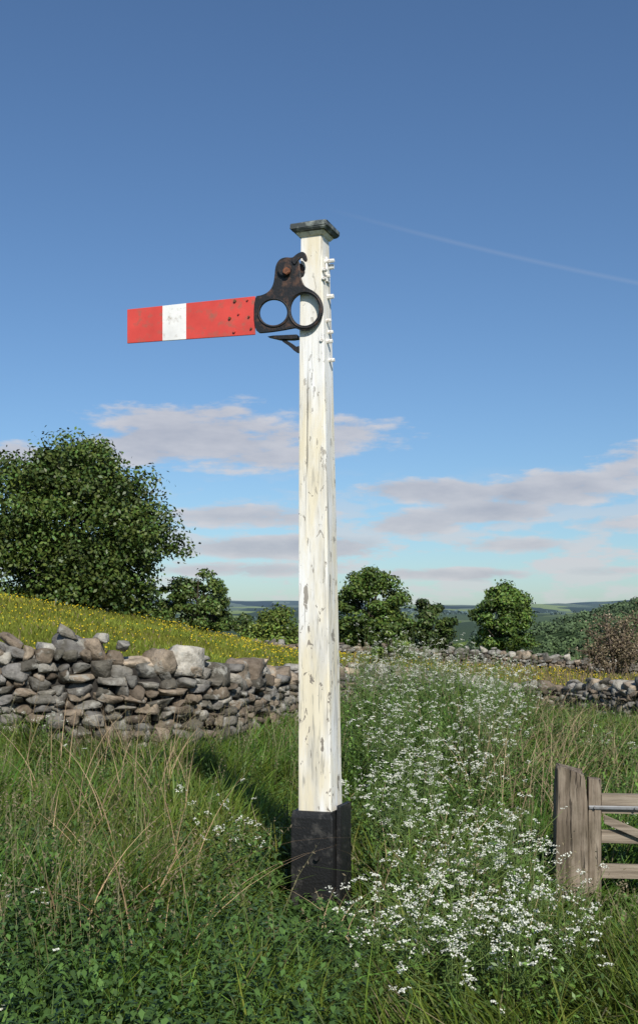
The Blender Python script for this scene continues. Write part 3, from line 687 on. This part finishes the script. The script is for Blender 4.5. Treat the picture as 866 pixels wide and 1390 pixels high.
blobs=[(330,594,190,36,1.15),(200,614,90,26,1),(440,584,80,22,1),(590,668,95,14,1.2),(760,668,110,20,1.2),(560,708,65,15,1.2),(670,698,90,13,1.2),(855,645,60,28,1.1),(330,700,140,13,1.15),(370,743,140,13,1.15),(720,743,90,11,1.1),(20,625,60,18,.9),(835,715,70,12,1.0),(330,774,150,9,1.0),(620,780,140,8,.95),(800,776,90,7,.95)]
for (bx,by,rx,ry,s) in blobs:
    u0=math.atan((bx-CX)/F); v0=(HY-by)/F
    a=mth('DIVIDE',mth('SUBTRACT',az,u0),rx/F*1.1); b_=mth('DIVIDE',mth('SUBTRACT',el,v0),ry/F*1.35)
    q=mth('SUBTRACT',s,mth('ADD',mth('MULTIPLY',a,a),mth('MULTIPLY',b_,b_)))
    q=mth('MAXIMUM',q,-1.5)
    dens=q if dens is None else mth('SMOOTH_MAX',q,dens,.5)
f=mth('ADD',dens,mth('MULTIPLY',warp,3.6))
mr=N(nt,'ShaderNodeMapRange',interpolation_type='SMOOTHSTEP'); setin(mr,{'From Min':.05,'From Max':.9,'To Min':0,'To Max':.86}); nt.links.new(f,mr.inputs[0])
band=mth('SUBTRACT',1,mth('MINIMUM',mth('MULTIPLY',mth('ABSOLUTE',mth('SUBTRACT',el,.05)),12),1))
hb=N(nt,'ShaderNodeMapRange',interpolation_type='SMOOTHSTEP'); setin(hb,{'From Min':.46,'From Max':.58,'To Min':0,'To Max':.85}); nt.links.new(wn(14,4,8.3,.6),hb.inputs[0])
hz=mth('MULTIPLY',band,hb.outputs[0])
x_a,y_a,x_b,y_b=math.atan((440-CX)/F),(HY-282)/F,math.atan((866-CX)/F),(HY-402)/F
sl=(y_b-y_a)/(x_b-x_a)
ln=mth('ABSOLUTE',mth('SUBTRACT',mth('SUBTRACT',el,y_a),mth('MULTIPLY',mth('SUBTRACT',az,x_a),sl)))
tr=mth('SUBTRACT',1,mth('DIVIDE',ln,.0030),None,True)
tr=mth('MULTIPLY',mth('MULTIPLY',tr,mth('MULTIPLY',mth('SUBTRACT',az,x_a),9,None,True)),.09)
tr=mth('MULTIPLY',tr,mth('GREATER_THAN',sx.outputs[1],0))
fac=mth('MAXIMUM',mth('MAXIMUM',mr.outputs[0],hz),tr); fac=mth('MULTIPLY',fac,mth('GREATER_THAN',el,-.01))
sr=N(nt,'ShaderNodeMapRange'); setin(sr,{'From Min':.2,'From Max':2.2,'To Min':1,'To Max':0}); nt.links.new(mth('ADD',f,mth('MULTIPLY',mth('SUBTRACT',nB,.5),-4.5)),sr.inputs[0])
cm=N(nt,'ShaderNodeMixRGB'); cm.inputs[1].default_value=(.35,.37,.45,1); cm.inputs[2].default_value=(.64,.63,.66,1); nt.links.new(sr.outputs[0],cm.inputs[0])
bg2=N(nt,'ShaderNodeBackground'); nt.links.new(cm.outputs[0],bg2.inputs[0]); bg2.inputs[1].default_value=1
ms=N(nt,'ShaderNodeMixShader'); nt.links.new(fac,ms.inputs[0]); nt.links.new(bg.outputs[0],ms.inputs[1]); nt.links.new(bg2.outputs[0],ms.inputs[2]); nt.links.new(ms.outputs[0],out.inputs[0])

sl_=bpy.data.lights.new('sun','SUN'); sl_.energy=5.0; sl_.angle=math.radians(.5); sl_.color=(1,.95,.87)
so=bpy.data.objects.new('sun',sl_); link(so); so.rotation_euler=sdir.to_track_quat('Z','Y').to_euler(); so.location=(5,-10,12)

cam=bpy.data.cameras.new('camera'); cam.sensor_width=36; cam.sensor_fit='AUTO'; cam.lens=F/1390*36; cam.shift_y=(HY-695)/1390; cam.clip_end=20000; cam.clip_start=.05
co=bpy.data.objects.new('camera',cam); co.location=(0,0,CZ); co.rotation_euler=(math.radians(90),0,0); link(co); S.camera=co
S.view_settings.view_transform='Standard'; S.view_settings.look='None'; S.view_settings.exposure=0
